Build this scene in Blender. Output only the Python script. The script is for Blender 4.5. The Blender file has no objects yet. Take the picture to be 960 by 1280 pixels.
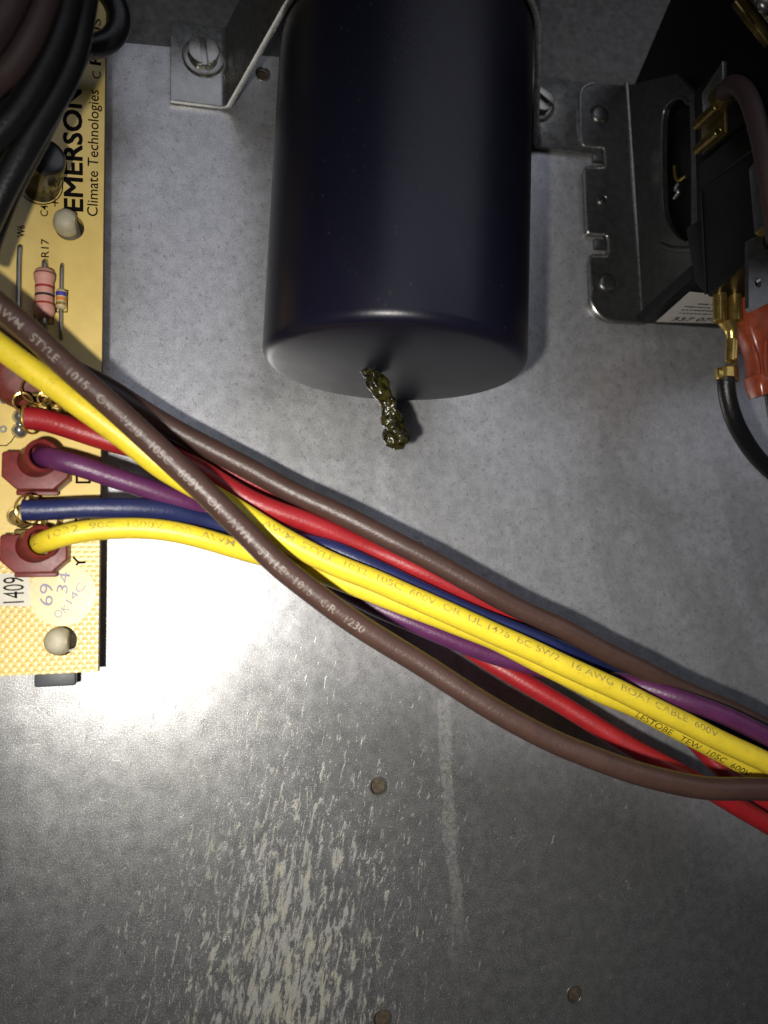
import bpy, bmesh, math, random
from mathutils import Vector, Matrix, noise as mnoise
random.seed(7)
scene = bpy.context.scene
COL = scene.collection

# ------------------------------------------------------------------ space
# panel space in millimetres: u right, v up along the back panel, w out of it
# world metres: x = u, y = -w, z = v
MM = 0.001
def W(p): return Vector((p[0], -p[2], p[1])) * MM
F = 1005.0                 # focal length in photo pixels (960 x 1280)
H = 125.0                  # camera distance from the panel
Wc = -Vector(((215 - 480) / F, -(755 - 640) / F, -1.0)).normalized()
Vc = Vector((-0.027, 1.0, 0.0)); Vc.z = -(Vc.x * Wc.x + Vc.y * Wc.y) / Wc.z; Vc.normalize()
Uc = Vc.cross(Wc).normalized()
CAM = Vector((0, 0, H))
def ray(px, py):
    r = Vector(((px - 480) / F, -(py - 640) / F, -1.0))
    return Vector((r.dot(Uc), r.dot(Vc), r.dot(Wc)))
def at(px, py, w=0.0):
    r = ray(px, py); return CAM + r * ((w - H) / r.z)
def at_u(px, py, u):
    r = ray(px, py); return CAM + r * (u / r.x)
def at_v(px, py, v):
    r = ray(px, py); return CAM + r * (v / r.y)

# ------------------------------------------------------------------ camera
cd = bpy.data.cameras.new('camera'); cam = bpy.data.objects.new('camera', cd); COL.objects.link(cam)
cd.sensor_fit = 'VERTICAL'; cd.sensor_height = 24.0; cd.sensor_width = 18.0
cd.lens = 24.0 * F / 1280.0
cd.clip_start = 0.002; cd.clip_end = 20.0
ax = [W((Uc[i], Vc[i], Wc[i])).normalized() for i in range(3)]
m = Matrix.Identity(4)
for i in range(3):
    for k in range(3): m[k][i] = ax[i][k]
m.translation = W(CAM)
cam.matrix_world = m
cd.dof.use_dof = True; cd.dof.focus_distance = 0.118; cd.dof.aperture_fstop = 13.0
scene.camera = cam

# ------------------------------------------------------------------ light
world = bpy.data.worlds.new('World'); scene.world = world; world.use_nodes = True
bg = world.node_tree.nodes['Background']
bg.inputs[0].default_value = (0.80, 0.88, 1.0, 1); bg.inputs[1].default_value = 0.02

def area(name, pos, target, sx, sy, power, color, shape='RECTANGLE'):
    l = bpy.data.lights.new(name, 'AREA'); l.shape = shape; l.size = sx; l.size_y = sy
    l.energy = power; l.color = color
    o = bpy.data.objects.new(name, l); COL.objects.link(o)
    p = W(pos); o.location = p
    o.rotation_euler = (W(target) - p).to_track_quat('-Z', 'Y').to_euler()
    return o
# the phone's flash, beside its lens
fl_ = area('phone_flash', (-13.0, -7.0, H), at(440, 800, 0), 0.0045, 0.0045, 0.067, (1.0, 0.96, 0.89), 'DISK')
fl_.data.spread = math.radians(93)
# daylight from the open side of the cabinet, high behind the photographer
area('daylight_opening', (430, 760, 1500), (40, 40, 0), 2.4, 0.85, 4.9, (0.84, 0.87, 1.0))

vs = scene.view_settings
vs.view_transform = 'Standard'; vs.look = 'None'; vs.exposure = 0.0; vs.gamma = 1.0
vs.use_curve_mapping = False
scene.cycles.max_bounces = 8
scene.cycles.use_denoising = True
scene.cycles.sample_clamp_indirect = 6.0

# ------------------------------------------------------------------ materials
class NT:
    def __init__(s, name):
        s.m = bpy.data.materials.new(name); s.m.use_nodes = True
        s.t = s.m.node_tree; s.n = s.t.nodes; s.l = s.t.links
        s.b = s.n['Principled BSDF']
    def new(s, typ, **kw):
        x = s.n.new(typ)
        for k, v in kw.items(): setattr(x, k, v)
        return x
    def put(s, sock, val):
        if isinstance(val, bpy.types.NodeSocket): s.l.new(val, sock)
        elif isinstance(val, (tuple, list)) and len(val) == 3 and sock.type == 'RGBA': sock.default_value = (*val, 1)
        else: sock.default_value = val
    def math(s, op, a, b=0.0, c=None, clamp=False):
        x = s.new('ShaderNodeMath', operation=op, use_clamp=clamp)
        s.put(x.inputs[0], a); s.put(x.inputs[1], b)
        if c is not None: s.put(x.inputs[2], c)
        return x.outputs[0]
    def coords(s, scale=(1, 1, 1), rot=(0, 0, 0)):
        tc = s.new('ShaderNodeTexCoord'); mp = s.new('ShaderNodeMapping')
        s.l.new(tc.outputs['Object'], mp.inputs[0])
        mp.inputs['Scale'].default_value = tuple(1000 * k for k in scale)
        if any(rot):                      # turn first, stretch afterwards
            mp.inputs['Scale'].default_value = (1000, 1000, 1000); mp.inputs['Rotation'].default_value = rot
            m2 = s.new('ShaderNodeMapping'); s.l.new(mp.outputs[0], m2.inputs[0]); m2.inputs['Scale'].default_value = scale
            return m2.outputs[0]
        return mp.outputs[0]
    def sep(s, v):
        x = s.new('ShaderNodeSeparateXYZ'); s.l.new(v, x.inputs[0]); return x.outputs
    def noise(s, vec, scale, detail=2.0, rough=0.5, dist=0.0):
        x = s.new('ShaderNodeTexNoise'); s.l.new(vec, x.inputs['Vector'])
        x.inputs['Scale'].default_value = scale; x.inputs['Detail'].default_value = detail
        x.inputs['Roughness'].default_value = rough; x.inputs['Distortion'].default_value = dist
        return x.outputs[0]
    def smooth(s, v, lo, hi, to0=0.0, to1=1.0):
        x = s.new('ShaderNodeMapRange', interpolation_type='SMOOTHSTEP')
        s.put(x.inputs[0], v); s.put(x.inputs[1], lo); s.put(x.inputs[2], hi); s.put(x.inputs[3], to0); s.put(x.inputs[4], to1)
        return x.outputs[0]
    def mix(s, f, a, b):
        x = s.new('ShaderNodeMix', data_type='RGBA')
        s.put(x.inputs[0], f); s.put(x.inputs[6], a); s.put(x.inputs[7], b); return x.outputs[2]
    def bump(s, h, strength, dist=0.0002, prev=None):
        x = s.new('ShaderNodeBump'); s.put(x.inputs['Height'], h)
        x.inputs['Strength'].default_value = strength; x.inputs['Distance'].default_value = dist
        if prev is not None: s.l.new(prev, x.inputs['Normal'])
        return x.outputs[0]
    def set(s, **kw):
        names = dict(col='Base Color', met='Metallic', rough='Roughness', nrm='Normal', spec='Specular IOR Level',
                     coat='Coat Weight', coatr='Coat Roughness', trans='Transmission Weight', sss='Subsurface Weight', ior='IOR')
        for k, v in kw.items(): s.put(s.b.inputs[names[k]], v)
        return s.m

def plain(name, col, rough=0.5, met=0.0, var=0.12, scale=0.8, bump=0.0, bscale=6.0, **kw):
    t = NT(name); c = t.coords()
    n = t.noise(c, scale, 4.0, 0.6)
    lo = tuple(x * (1 - var) for x in col); hi = tuple(min(1, x * (1 + var)) for x in col)
    args = dict(col=t.mix(t.smooth(n, 0.3, 0.7), lo, hi), met=met,
                rough=t.math('ADD', rough - 0.06, t.math('MULTIPLY', t.noise(c, scale * 2.3, 3.0), 0.12)))
    if bump: args['nrm'] = t.bump(t.noise(c, bscale, 3.0), bump)
    args.update(kw)
    return t.set(**args)

def zinc_panel():
    t = NT('weathered_galvanised_zinc'); c = t.coords(); x, y, z = t.sep(c)
    # fine spangle and grain of the zinc
    big = t.noise(c, 0.05, 3.0, 0.55)
    mid = t.noise(c, 0.5, 5.0, 0.65)
    grain = t.noise(c, 3.6, 3.0, 0.7)
    base = t.mix(t.smooth(mid, 0.25, 0.75), (0.37, 0.37, 0.385), (0.54, 0.54, 0.56))
    fine = t.noise(c, 5.2, 2.0, 0.75)
    base = t.mix(t.math('MULTIPLY', t.smooth(fine, 0.50, 0.66), 0.55), base, (0.76, 0.76, 0.78))
    base = t.mix(t.math('MULTIPLY', t.smooth(fine, 0.47, 0.34), 0.50), base, (0.20, 0.20, 0.21))
    # little dark nicks on the clean upper half
    cs = t.coords((1.0, 1.0, 0.75), (0, 0.5, 0))
    nick = t.smooth(t.noise(cs, 1.55, 3.0, 0.62), 0.575, 0.645)
    base = t.mix(t.math('MULTIPLY', nick, 0.45), base, (0.17, 0.17, 0.18))
    # oxidised lower half; missing daylight reflection also painted dark, bounded by the wire run
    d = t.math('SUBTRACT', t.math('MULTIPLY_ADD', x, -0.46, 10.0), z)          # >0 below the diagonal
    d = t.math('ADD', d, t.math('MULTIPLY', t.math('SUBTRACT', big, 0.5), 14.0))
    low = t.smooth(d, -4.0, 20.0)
    oxide_shade = t.mix(t.smooth(mid, 0.3, 0.72), (0.125, 0.125, 0.126), (0.190, 0.190, 0.189))
    oxide_shade = t.mix(t.math('MULTIPLY', t.smooth(fine, 0.52, 0.68), 0.60), oxide_shade, (0.52, 0.52, 0.50))
    oxide_shade = t.mix(t.math('MULTIPLY', t.smooth(fine, 0.46, 0.33), 0.60), oxide_shade, (0.07, 0.07, 0.07))
    col = t.mix(t.math('MULTIPLY', low, 0.92), base, oxide_shade)
    # pale corrosion flakes dragged along one direction
    cf = t.coords((1.0, 1.0, 0.26), (0, -0.20, 0))
    fl = t.noise(cf, 1.10, 6.0, 0.72, 0.5)
    gx = t.math('DIVIDE', t.math('SUBTRACT', x, 14.0), 24.0)
    gz = t.math('DIVIDE', t.math('ADD', z, 56.0), 34.0)
    g = t.math('POWER', 2.718, t.math('MULTIPLY', t.math('ADD', t.math('MULTIPLY', gx, gx), t.math('MULTIPLY', gz, gz)), -1.0))
    gz2 = t.math('DIVIDE', t.math('ADD', z, 66.0), 34.0)
    gx2 = t.math('DIVIDE', t.math('SUBTRACT', x, 17.0), 12.0)
    g2 = t.math('POWER', 2.718, t.math('MULTIPLY', t.math('ADD', t.math('MULTIPLY', gx2, gx2), t.math('MULTIPLY', gz2, gz2)), -1.0))
    dens = t.math('ADD', t.math('MULTIPLY', g, 0.115), t.math('MULTIPLY', g2, 0.085))
    dens = t.math('ADD', dens, t.math('MULTIPLY', low, 0.035))
    flake = t.smooth(t.math('ADD', fl, dens), 0.66, 0.775)
    cf2 = t.coords((1.0, 1.0, 0.42), (0, -0.26, 0))
    f2 = t.noise(cf2, 1.9, 4.0, 0.68)
    gx3 = t.math('DIVIDE', t.math('SUBTRACT', x, 12.0), 40.0)
    g3 = t.math('POWER', 2.718, t.math('MULTIPLY', t.math('MULTIPLY', gx3, gx3), -1.0))
    g3 = t.math('MULTIPLY', g3, t.smooth(z, -8.0, -40.0))
    f2 = t.smooth(t.math('ADD', f2, t.math('MULTIPLY', g3, 0.09)), 0.66, 0.75)
    flake = t.math('MAXIMUM', flake, t.math('MULTIPLY', f2, 0.7))
    flake = t.math('MULTIPLY', flake, low)
    # a dried run of liquid
    cx = t.math('ADD', t.math('MULTIPLY', t.math('SUBTRACT', t.noise(c, 0.10, 2.0), 0.5), 3.0), t.math('MULTIPLY_ADD', z, -0.018, 42.1))
    run = t.math('ABSOLUTE', t.math('SUBTRACT', x, cx))
    run = t.math('ADD', run, t.math('MULTIPLY', t.math('SUBTRACT', t.noise(c, 0.9, 3.0, 0.7), 0.5), 1.1))
    run = t.smooth(run, 0.8, 1.35, 1.0, 0.0)
    run = t.math('MULTIPLY', run, t.math('MULTIPLY', t.smooth(z, -66.0, -40.0), t.smooth(z, -14.0, -17.0)))
    run = t.math('MULTIPLY', run, t.smooth(t.noise(c, 1.2, 4.0, 0.7), 0.30, 0.62))
    run = t.math('MULTIPLY', run, 0.40)
    pale = t.math('MAXIMUM', flake, run)
    flcol = t.mix(t.smooth(t.noise(c, 0.22, 3.0), 0.42, 0.6), (0.37, 0.36, 0.335), (0.43, 0.41, 0.31))
    flcol = t.mix(t.math('MULTIPLY', t.smooth(t.noise(c, 4.2, 2.0, 0.7), 0.5, 0.62), 0.5), flcol, (0.16, 0.16, 0.15))
    col = t.mix(t.math('MULTIPLY', pale, 0.66), col, flcol)
    # faint smears and hair-fine scratches
    sme = t.smooth(t.noise(t.coords((1.0, 1.0, 0.4), (0, 0.25, 0)), 0.07, 5.0, 0.62, 0.8), 0.46, 0.66)
    col = t.mix(t.math('MULTIPLY', sme, 0.26), col, (0.20, 0.205, 0.19))
    scr = t.smooth(t.math('ABSOLUTE', t.math('SUBTRACT', t.noise(c, 0.30, 2.0, 0.5, 0.6), 0.5)), 0.006, 0.002)
    scr = t.math('MULTIPLY', scr, t.smooth(t.noise(c, 0.19, 2.0), 0.60, 0.65))
    col = t.mix(t.math('MULTIPLY', scr, 0.55), col, (0.62, 0.61, 0.55))
    # tiny black pits
    pit = t.smooth(t.noise(t.coords((1, 1, 0.5)), 1.05, 1.0), 0.79, 0.81)
    col = t.mix(pit, col, (0.03, 0.03, 0.03))
    met = t.math('MULTIPLY', t.math('SUBTRACT', 1.0, t.math('MULTIPLY', pale, 0.6)), t.math('MULTIPLY_ADD', low, 0.06, 0.62))
    rough = t.math('ADD', t.math('MULTIPLY_ADD', mid, 0.09, 0.295), t.math('MULTIPLY', pale, 0.22))
    rough = t.math('ADD', rough, t.math('MULTIPLY', low, 0.03))
    nb = t.bump(t.noise(c, 0.085, 2.0), 0.22, 0.0008)
    nb = t.bump(grain, 0.12, 0.0001, nb)
    nb = t.bump(pale, 0.35, 0.00006, nb)
    return t.set(col=col, met=met, rough=rough, nrm=nb)

def zinc(name, col, rough, var=0.18, bump=0.12):
    t = NT(name); c = t.coords()
    n = t.noise(c, 0.7, 5.0, 0.65); g = t.noise(c, 4.0, 3.0, 0.7)
    cc = t.mix(t.smooth(n, 0.25, 0.75), tuple(k * (1 - var) for k in col), tuple(k * (1 + var) for k in col))
    return t.set(col=cc, met=0.9, rough=t.math('MULTIPLY_ADD', n, 0.2, rough - 0.1), nrm=t.bump(g, bump, 0.0001))

def laminate():
    t = NT('amber_fibreglass_laminate'); c = t.coords(); x, y, z = t.sep(c)
    n = t.noise(c, 0.25, 4.0, 0.6)
    # glass cloth: rows of short floats
    row = t.math('FRACT', t.math('MULTIPLY', t.math('FLOOR', t.math('MULTIPLY', z, 1.0 / 0.64)), 0.5))
    sx = t.math('SINE', t.math('MULTIPLY', t.math('ADD', t.math('MULTIPLY', x, 1.0 / 1.0), row), 2 * math.pi))
    sz = t.math('SINE', t.math('MULTIPLY', z, 2 * math.pi / 0.64))
    weave = t.math('MULTIPLY', t.math('ADD', sx, 1.0), t.math('ADD', sz, 1.0))
    col = t.mix(t.smooth(n, 0.3, 0.7), (0.70, 0.51, 0.155), (0.78, 0.58, 0.185))
    # weave painted stronger toward the lower edge, standing for flash glint on cloth
    bare = t.smooth(t.math('ADD', z, t.math('MULTIPLY', t.math('SUBTRACT', n, 0.5), 8.0)), 12.0, 2.0)
    col = t.mix(t.math('MULTIPLY', bare, t.math('MULTIPLY', t.smooth(weave, 0.4, 2.2), 0.35)), col, (0.42, 0.25, 0.06))
    st = t.math('MULTIPLY', weave, t.math('ADD', t.math('MULTIPLY', bare, 0.9), 0.05))
    nb = t.bump(st, 0.4, 0.00005)
    nb = t.bump(t.noise(c, 5.0, 2.0), 0.05, 0.0001, nb)
    return t.set(col=col, rough=0.33, nrm=nb, spec=0.55)

def pvc(name, col, rough=0.36, var=0.10):
    t = NT(name); c = t.coords()
    n = t.noise(c, 0.35, 4.0, 0.6); g = t.noise(c, 2.6, 3.0, 0.7); dirt = t.noise(c, 1.1, 4.0, 0.65)
    cc = t.mix(t.smooth(n, 0.3, 0.7), tuple(k * (1 - var) for k in col), tuple(min(1, k * (1 + var)) for k in col))
    cc = t.mix(t.math('MULTIPLY', t.smooth(dirt, 0.54, 0.74), 0.40), cc, tuple(k * 0.45 + 0.004 for k in col))
    return t.set(col=cc, rough=t.math('MULTIPLY_ADD', g, 0.22, rough - 0.08), nrm=t.bump(g, 0.42, 0.00014), spec=0.5)

M = {}
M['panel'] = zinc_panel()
M['upper'] = zinc('shaded_galvanised_sheet', (0.24, 0.23, 0.215), 0.40)  # darker than the panel below: shade above the seam put into colour
M['bracket'] = zinc('stamped_zinc_steel', (0.165, 0.165, 0.16), 0.32, bump=0.18)
M['strap'] = zinc('strap_zinc_steel', (0.36, 0.36, 0.34), 0.28)
M['screw'] = zinc('zinc_plated_screw', (0.36, 0.35, 0.32), 0.28)
M['rust'] = plain('rusty_brown_backing', (0.062, 0.045, 0.026), 0.75, var=0.4, scale=1.5, bump=0.4)
M['board'] = laminate()
M['edge'] = plain('shaded_board_edge', (0.10, 0.065, 0.02), 0.6)  # edge painted dark for the shade beside the board
M['ink'] = plain('black_silkscreen_ink', (0.006, 0.005, 0.005), 0.7, var=0.2, spec=0.08)
M['nylon'] = plain('milky_nylon', (0.46, 0.42, 0.30), 0.55, var=0.12, spec=0.3)
M['clip'] = plain('dark_grey_plastic', (0.05, 0.055, 0.06), 0.45)
M['sticker'] = plain('aged_white_paper', (0.66, 0.62, 0.52), 0.7, var=0.05)
M['film'] = plain('amber_translucent_sticker', (0.68, 0.50, 0.22), 0.38, var=0.06)
M['stamp'] = plain('violet_stamp_ink', (0.12, 0.11, 0.20), 0.4, var=0.3)
M['wire_brown'] = pvc('brown_pvc', (0.060, 0.031, 0.024))
M['wire_brown_dim'] = pvc('dimmed_brown_pvc', (0.045, 0.026, 0.026), rough=0.5)  # brown copy darkened to stand for weak flash light at the corners
M['wire_yellow'] = pvc('yellow_pvc', (0.78, 0.60, 0.035), var=0.05)
M['wire_red'] = pvc('red_pvc', (0.30, 0.012, 0.016), var=0.08)
M['wire_purple'] = pvc('purple_pvc', (0.095, 0.020, 0.080))
M['wire_blue'] = pvc('navy_pvc', (0.013, 0.019, 0.080))
M['wire_black'] = pvc('black_pvc', (0.0075, 0.0075, 0.008), rough=0.30)
def worn_print(name, ink, under):
    t = NT(name); c = t.coords()
    k_ = t.smooth(t.math('ADD', t.noise(c, 1.7, 4.0, 0.7), t.math('MULTIPLY', t.noise(c, 0.16, 2.0), 0.5)), 0.66, 0.92)
    return t.set(col=t.mix(k_, ink, under), rough=0.5)
M['print_pale'] = worn_print('worn_pale_print', (0.26, 0.22, 0.19), (0.060, 0.031, 0.024))
M['print_grey'] = worn_print('worn_grey_print', (0.30, 0.235, 0.06), (0.74, 0.57, 0.035))
M['print_black'] = worn_print('black_print', (0.04, 0.034, 0.012), (0.35, 0.27, 0.03))
M['insul'] = plain('red_nylon_insulator', (0.17, 0.022, 0.020), 0.42, var=0.2, trans=0.12, ior=1.45, spec=0.35)
M['insul2'] = plain('clear_red_vinyl', (0.42, 0.085, 0.040), 0.24, var=0.2, trans=0.35, ior=1.45)
M['brass'] = zinc('bright_brass', (0.62, 0.43, 0.13), 0.26, var=0.12, bump=0.08)
M['dull_dim_brass'] = zinc('dull_dimmed_brass', (0.26, 0.19, 0.065), 0.34, var=0.2, bump=0.15)  # dull brass, also darkened in colour for flash falloff at the contactor
M['solder'] = zinc('solder_tin', (0.62, 0.62, 0.60), 0.24)
M['leadwire'] = zinc('tinned_lead', (0.40, 0.39, 0.36), 0.34)
M['res_pink'] = plain('pink_enamel', (0.62, 0.30, 0.24), 0.45, var=0.06, scale=1.0)
M['res_beige'] = plain('beige_enamel', (0.58, 0.46, 0.24), 0.4)
M['band_red'] = plain('red_band', (0.33, 0.03, 0.025), 0.45)
M['band_black'] = plain('black_band', (0.02, 0.018, 0.018), 0.45)
M['band_brown'] = plain('brown_band', (0.20, 0.07, 0.05), 0.45)
M['band_blue'] = plain('blue_band', (0.05, 0.04, 0.30), 0.45)
M['band_orange'] = plain('orange_band', (0.65, 0.20, 0.03), 0.45)
M['band_gold'] = plain('gold_band', (0.50, 0.36, 0.12), 0.35, met=0.6)
M['varistor'] = plain('red_brown_epoxy', (0.15, 0.030, 0.022), 0.5, var=0.25, spec=0.3)
M['sleeve'] = plain('dark_olive_sleeve', (0.018, 0.015, 0.009), 0.2, var=0.2, spec=0.5)
M['can_end'] = plain('black_can_end', (0.010, 0.010, 0.013), 0.22, var=0.2, spec=0.7)
t = NT('black_phenolic_case'); c = t.coords()
sm = t.noise(t.coords((1, 1, 0.35), (0, 0.3, 0)), 0.16, 4.0, 0.6, 0.6)
du = t.smooth(t.noise(c, 1.9, 2.0, 0.6), 0.715, 0.745)
sc_ = t.smooth(t.noise(t.coords((6.0, 6.0, 0.12), (0, 0.5, 0)), 0.5, 2.0, 0.5), 0.76, 0.79)
cc_ = t.mix(t.math('MULTIPLY', du, 0.16), (0.0050, 0.0050, 0.0125), (0.12, 0.12, 0.12))
cc_ = t.mix(t.math('MULTIPLY', sc_, 0.10), cc_, (0.10, 0.10, 0.11))
M['case'] = t.set(col=cc_, rough=t.math('ADD', t.math('MULTIPLY_ADD', sm, 0.16, 0.25), t.math('MULTIPLY', du, 0.3)), spec=0.40,
                  nrm=t.bump(t.noise(c, 4.0, 3.0), 0.10))
M['plastic'] = plain('black_thermoset', (0.004, 0.004, 0.004), 0.40, var=0.2, bump=0.15, bscale=3.0, spec=0.22)
M['plastic_grey'] = plain('charcoal_plastic', (0.014, 0.014, 0.015), 0.42, var=0.15, spec=0.3)
M['label'] = plain('grey_white_label', (0.50, 0.47, 0.43), 0.6, var=0.05)
t = NT('olive_tar'); c = t.coords()
nn = t.noise(c, 1.1, 4.0, 0.65)
M['tar'] = t.set(col=t.mix(t.smooth(nn, 0.35, 0.65), (0.003, 0.003, 0.0015), (0.034, 0.030, 0.006)), rough=0.24, spec=0.5,
                 nrm=t.bump(t.noise(c, 1.2, 2.0, 0.5), 0.35, 0.0003))

# ------------------------------------------------------------------ builders
def root(name, label, cat, pos, group=None):
    o = bpy.data.objects.new(name, None); COL.objects.link(o)
    o.empty_display_size = 0.004; o.location = W(pos)
    o['label'] = label; o['category'] = cat
    if group: o['group'] = group
    return o
def tag(o, label=None, cat=None, group=None, kind=None):
    if label: o['label'] = label
    if cat: o['category'] = cat
    if group: o['group'] = group
    if kind: o['kind'] = kind
    return o
def adopt(o, parent):
    o.parent = parent
    if parent.type == 'EMPTY': o.matrix_parent_inverse = Matrix.Translation(-parent.location)
def finish(name, bm, mat, parent=None, angle=35, recalc=True):
    """verts are in panel millimetres; link the result as one mesh object"""
    if recalc: bmesh.ops.recalc_face_normals(bm, faces=bm.faces)
    for v in bm.verts: v.co = W(v.co)
    me = bpy.data.meshes.new(name); bm.to_mesh(me); bm.free()
    me.materials.append(M[mat] if isinstance(mat, str) else mat)
    me.polygons.foreach_set('use_smooth', [True] * len(me.polygons))
    me.set_sharp_from_angle(angle=math.radians(angle))
    o = bpy.data.objects.new(name, me); COL.objects.link(o)
    if parent is not None: adopt(o, parent)
    return o

def bevel(bm, r, seg=2, ang=30):
    if r <= 0: return bm
    es = [e for e in bm.edges if len(e.link_faces) == 2 and e.calc_face_angle(0) > math.radians(ang)]
    bmesh.ops.bevel(bm, geom=es, offset=r, offset_type='OFFSET', segments=seg, profile=0.6, affect='EDGES', clamp_overlap=True)
    return bm
def prism(pts, ext, holes=(), bev=0.0, bm=None, seg=2):
    """closed outline of 3-D points, pushed along the vector ext; holes are outlines too"""
    b = bmesh.new(); ext = Vector(ext)
    loops = []
    for lp in [pts] + list(holes):
        vs_ = [b.verts.new(p) for p in lp]
        loops.append([b.edges.new((vs_[i], vs_[(i + 1) % len(vs_)])) for i in range(len(vs_))])
    if holes:
        bmesh.ops.triangle_fill(b, use_beauty=True, edges=[e for l in loops for e in l], normal=ext.normalized())
    else:
        b.faces.new(b.verts)
    g = bmesh.ops.extrude_face_region(b, geom=list(b.faces))
    bmesh.ops.translate(b, verts=[x for x in g['geom'] if isinstance(x, bmesh.types.BMVert)], vec=ext)
    bmesh.ops.recalc_face_normals(b, faces=b.faces)
    bevel(b, bev, seg)
    return merge(bm, b)
def merge(bm, b):
    if bm is None: return b
    me = bpy.data.meshes.new('tmp'); b.to_mesh(me); b.free(); bm.from_mesh(me); bpy.data.meshes.remove(me)
    return bm
def obox(c, ex, ey, ez, bev=0.0, bm=None, seg=2):
    """box centred at c with full edge vectors ex, ey, ez"""
    c, ex, ey, ez = map(Vector, (c, ex, ey, ez))
    p = [c - ex / 2 - ey / 2 - ez / 2, c + ex / 2 - ey / 2 - ez / 2, c + ex / 2 + ey / 2 - ez / 2, c - ex / 2 + ey / 2 - ez / 2]
    return prism(p, ez, bev=bev, bm=bm, seg=seg)
def basis(a):
    a = Vector(a).normalized()
    h = Vector((0, 0, 1)) if abs(a.z) < 0.9 else Vector((0, 1, 0))
    x = h.cross(a).normalized(); return x, a.cross(x), a
def lathe(prof, o, axis, n=40, bm=None, a0=0.0, a1=2 * math.pi):
    b = bmesh.new(); x, y, a = basis(axis); o = Vector(o)
    full = abs(a1 - a0 - 2 * math.pi) < 1e-6
    rings = []
    for r, h in prof:
        if r < 1e-6: rings.append([b.verts.new(o + a * h)])
        else:
            k = n if full else n + 1
            rings.append([b.verts.new(o + a * h + (x * math.cos(a0 + (a1 - a0) * i / n) + y * math.sin(a0 + (a1 - a0) * i / n)) * r) for i in range(k)])
    for A, B in zip(rings, rings[1:]):
        m_ = max(len(A), len(B)); cnt = m_ if full else m_ - 1
        for i in range(cnt):
            j = (i + 1) % m_
            if len(A) == 1 and len(B) == 1: continue
            if len(A) == 1: b.faces.new((A[0], B[j], B[i]))
            elif len(B) == 1: b.faces.new((A[i], A[j], B[0]))
            else: b.faces.new((A[i], A[j], B[j], B[i]))
    return merge(bm, b)
def ring(o, axis, ro, ri, h0, h1, bm=None, n=36, r=0.12):
    pr = [(ri, h0), (ro - r, h0), (ro, h0 + r), (ro, h1 - r), (ro - r, h1), (ri + r, h1), (ri, h1 - r), (ri, h0)]
    return lathe(pr, o, axis, n, bm)
def spline(ctrl, step=0.6):
    P = [Vector(p) for p in ctrl]
    P = [P[0] * 2 - P[1]] + P + [P[-1] * 2 - P[-2]]
    out = []
    for i in range(1, len(P) - 2):
        p0, p1, p2, p3 = P[i - 1:i + 3]
        # centripetal Catmull-Rom
        t0 = 0.0; t1 = t0 + max(1e-4, (p1 - p0).length) ** 0.5; t2 = t1 + max(1e-4, (p2 - p1).length) ** 0.5; t3 = t2 + max(1e-4, (p3 - p2).length) ** 0.5
        k = max(2, int((p2 - p1).length / step))
        for j in range(k):
            q = t1 + (t2 - t1) * j / k
            A1 = p0 * ((t1 - q) / (t1 - t0)) + p1 * ((q - t0) / (t1 - t0))
            A2 = p1 * ((t2 - q) / (t2 - t1)) + p2 * ((q - t1) / (t2 - t1))
            A3 = p2 * ((t3 - q) / (t3 - t2)) + p3 * ((q - t2) / (t3 - t2))
            B1 = A1 * ((t2 - q) / (t2 - t0)) + A2 * ((q - t0) / (t2 - t0))
            B2 = A2 * ((t3 - q) / (t3 - t1)) + A3 * ((q - t1) / (t3 - t1))
            out.append(B1 * ((t2 - q) / (t2 - t1)) + B2 * ((q - t1) / (t2 - t1)))
    out.append(P[-2].copy())
    return out
def relax(pts, it=12):
    for _ in range(it):
        pts = [pts[0]] + [(pts[i - 1] + pts[i] * 2 + pts[i + 1]) / 4 for i in range(1, len(pts) - 1)] + [pts[-1]]
    return pts
def tangents(pts):
    T = [(pts[min(i + 1, len(pts) - 1)] - pts[max(i - 1, 0)]).normalized() for i in range(len(pts))]
    return T
def tube(pts, rad, n=18, caps=True, bm=None):
    b = bmesh.new(); T = tangents(pts)
    x, y, _ = basis(T[0]); N = x; rings = []
    for i, (p, t_) in enumerate(zip(pts, T)):
        N = (N - t_ * N.dot(t_)).normalized(); Bn = t_.cross(N)
        r = rad(i / (len(pts) - 1)) if callable(rad) else rad
        rings.append([b.verts.new(p + (N * math.cos(2 * math.pi * k / n) + Bn * math.sin(2 * math.pi * k / n)) * r) for k in range(n)])
    for A, B in zip(rings, rings[1:]):
        for k in range(n): b.faces.new((A[k], A[(k + 1) % n], B[(k + 1) % n], B[k]))
    if caps: b.faces.new(rings[0][::-1]); b.faces.new(rings[-1])
    return merge(bm, b)

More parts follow.
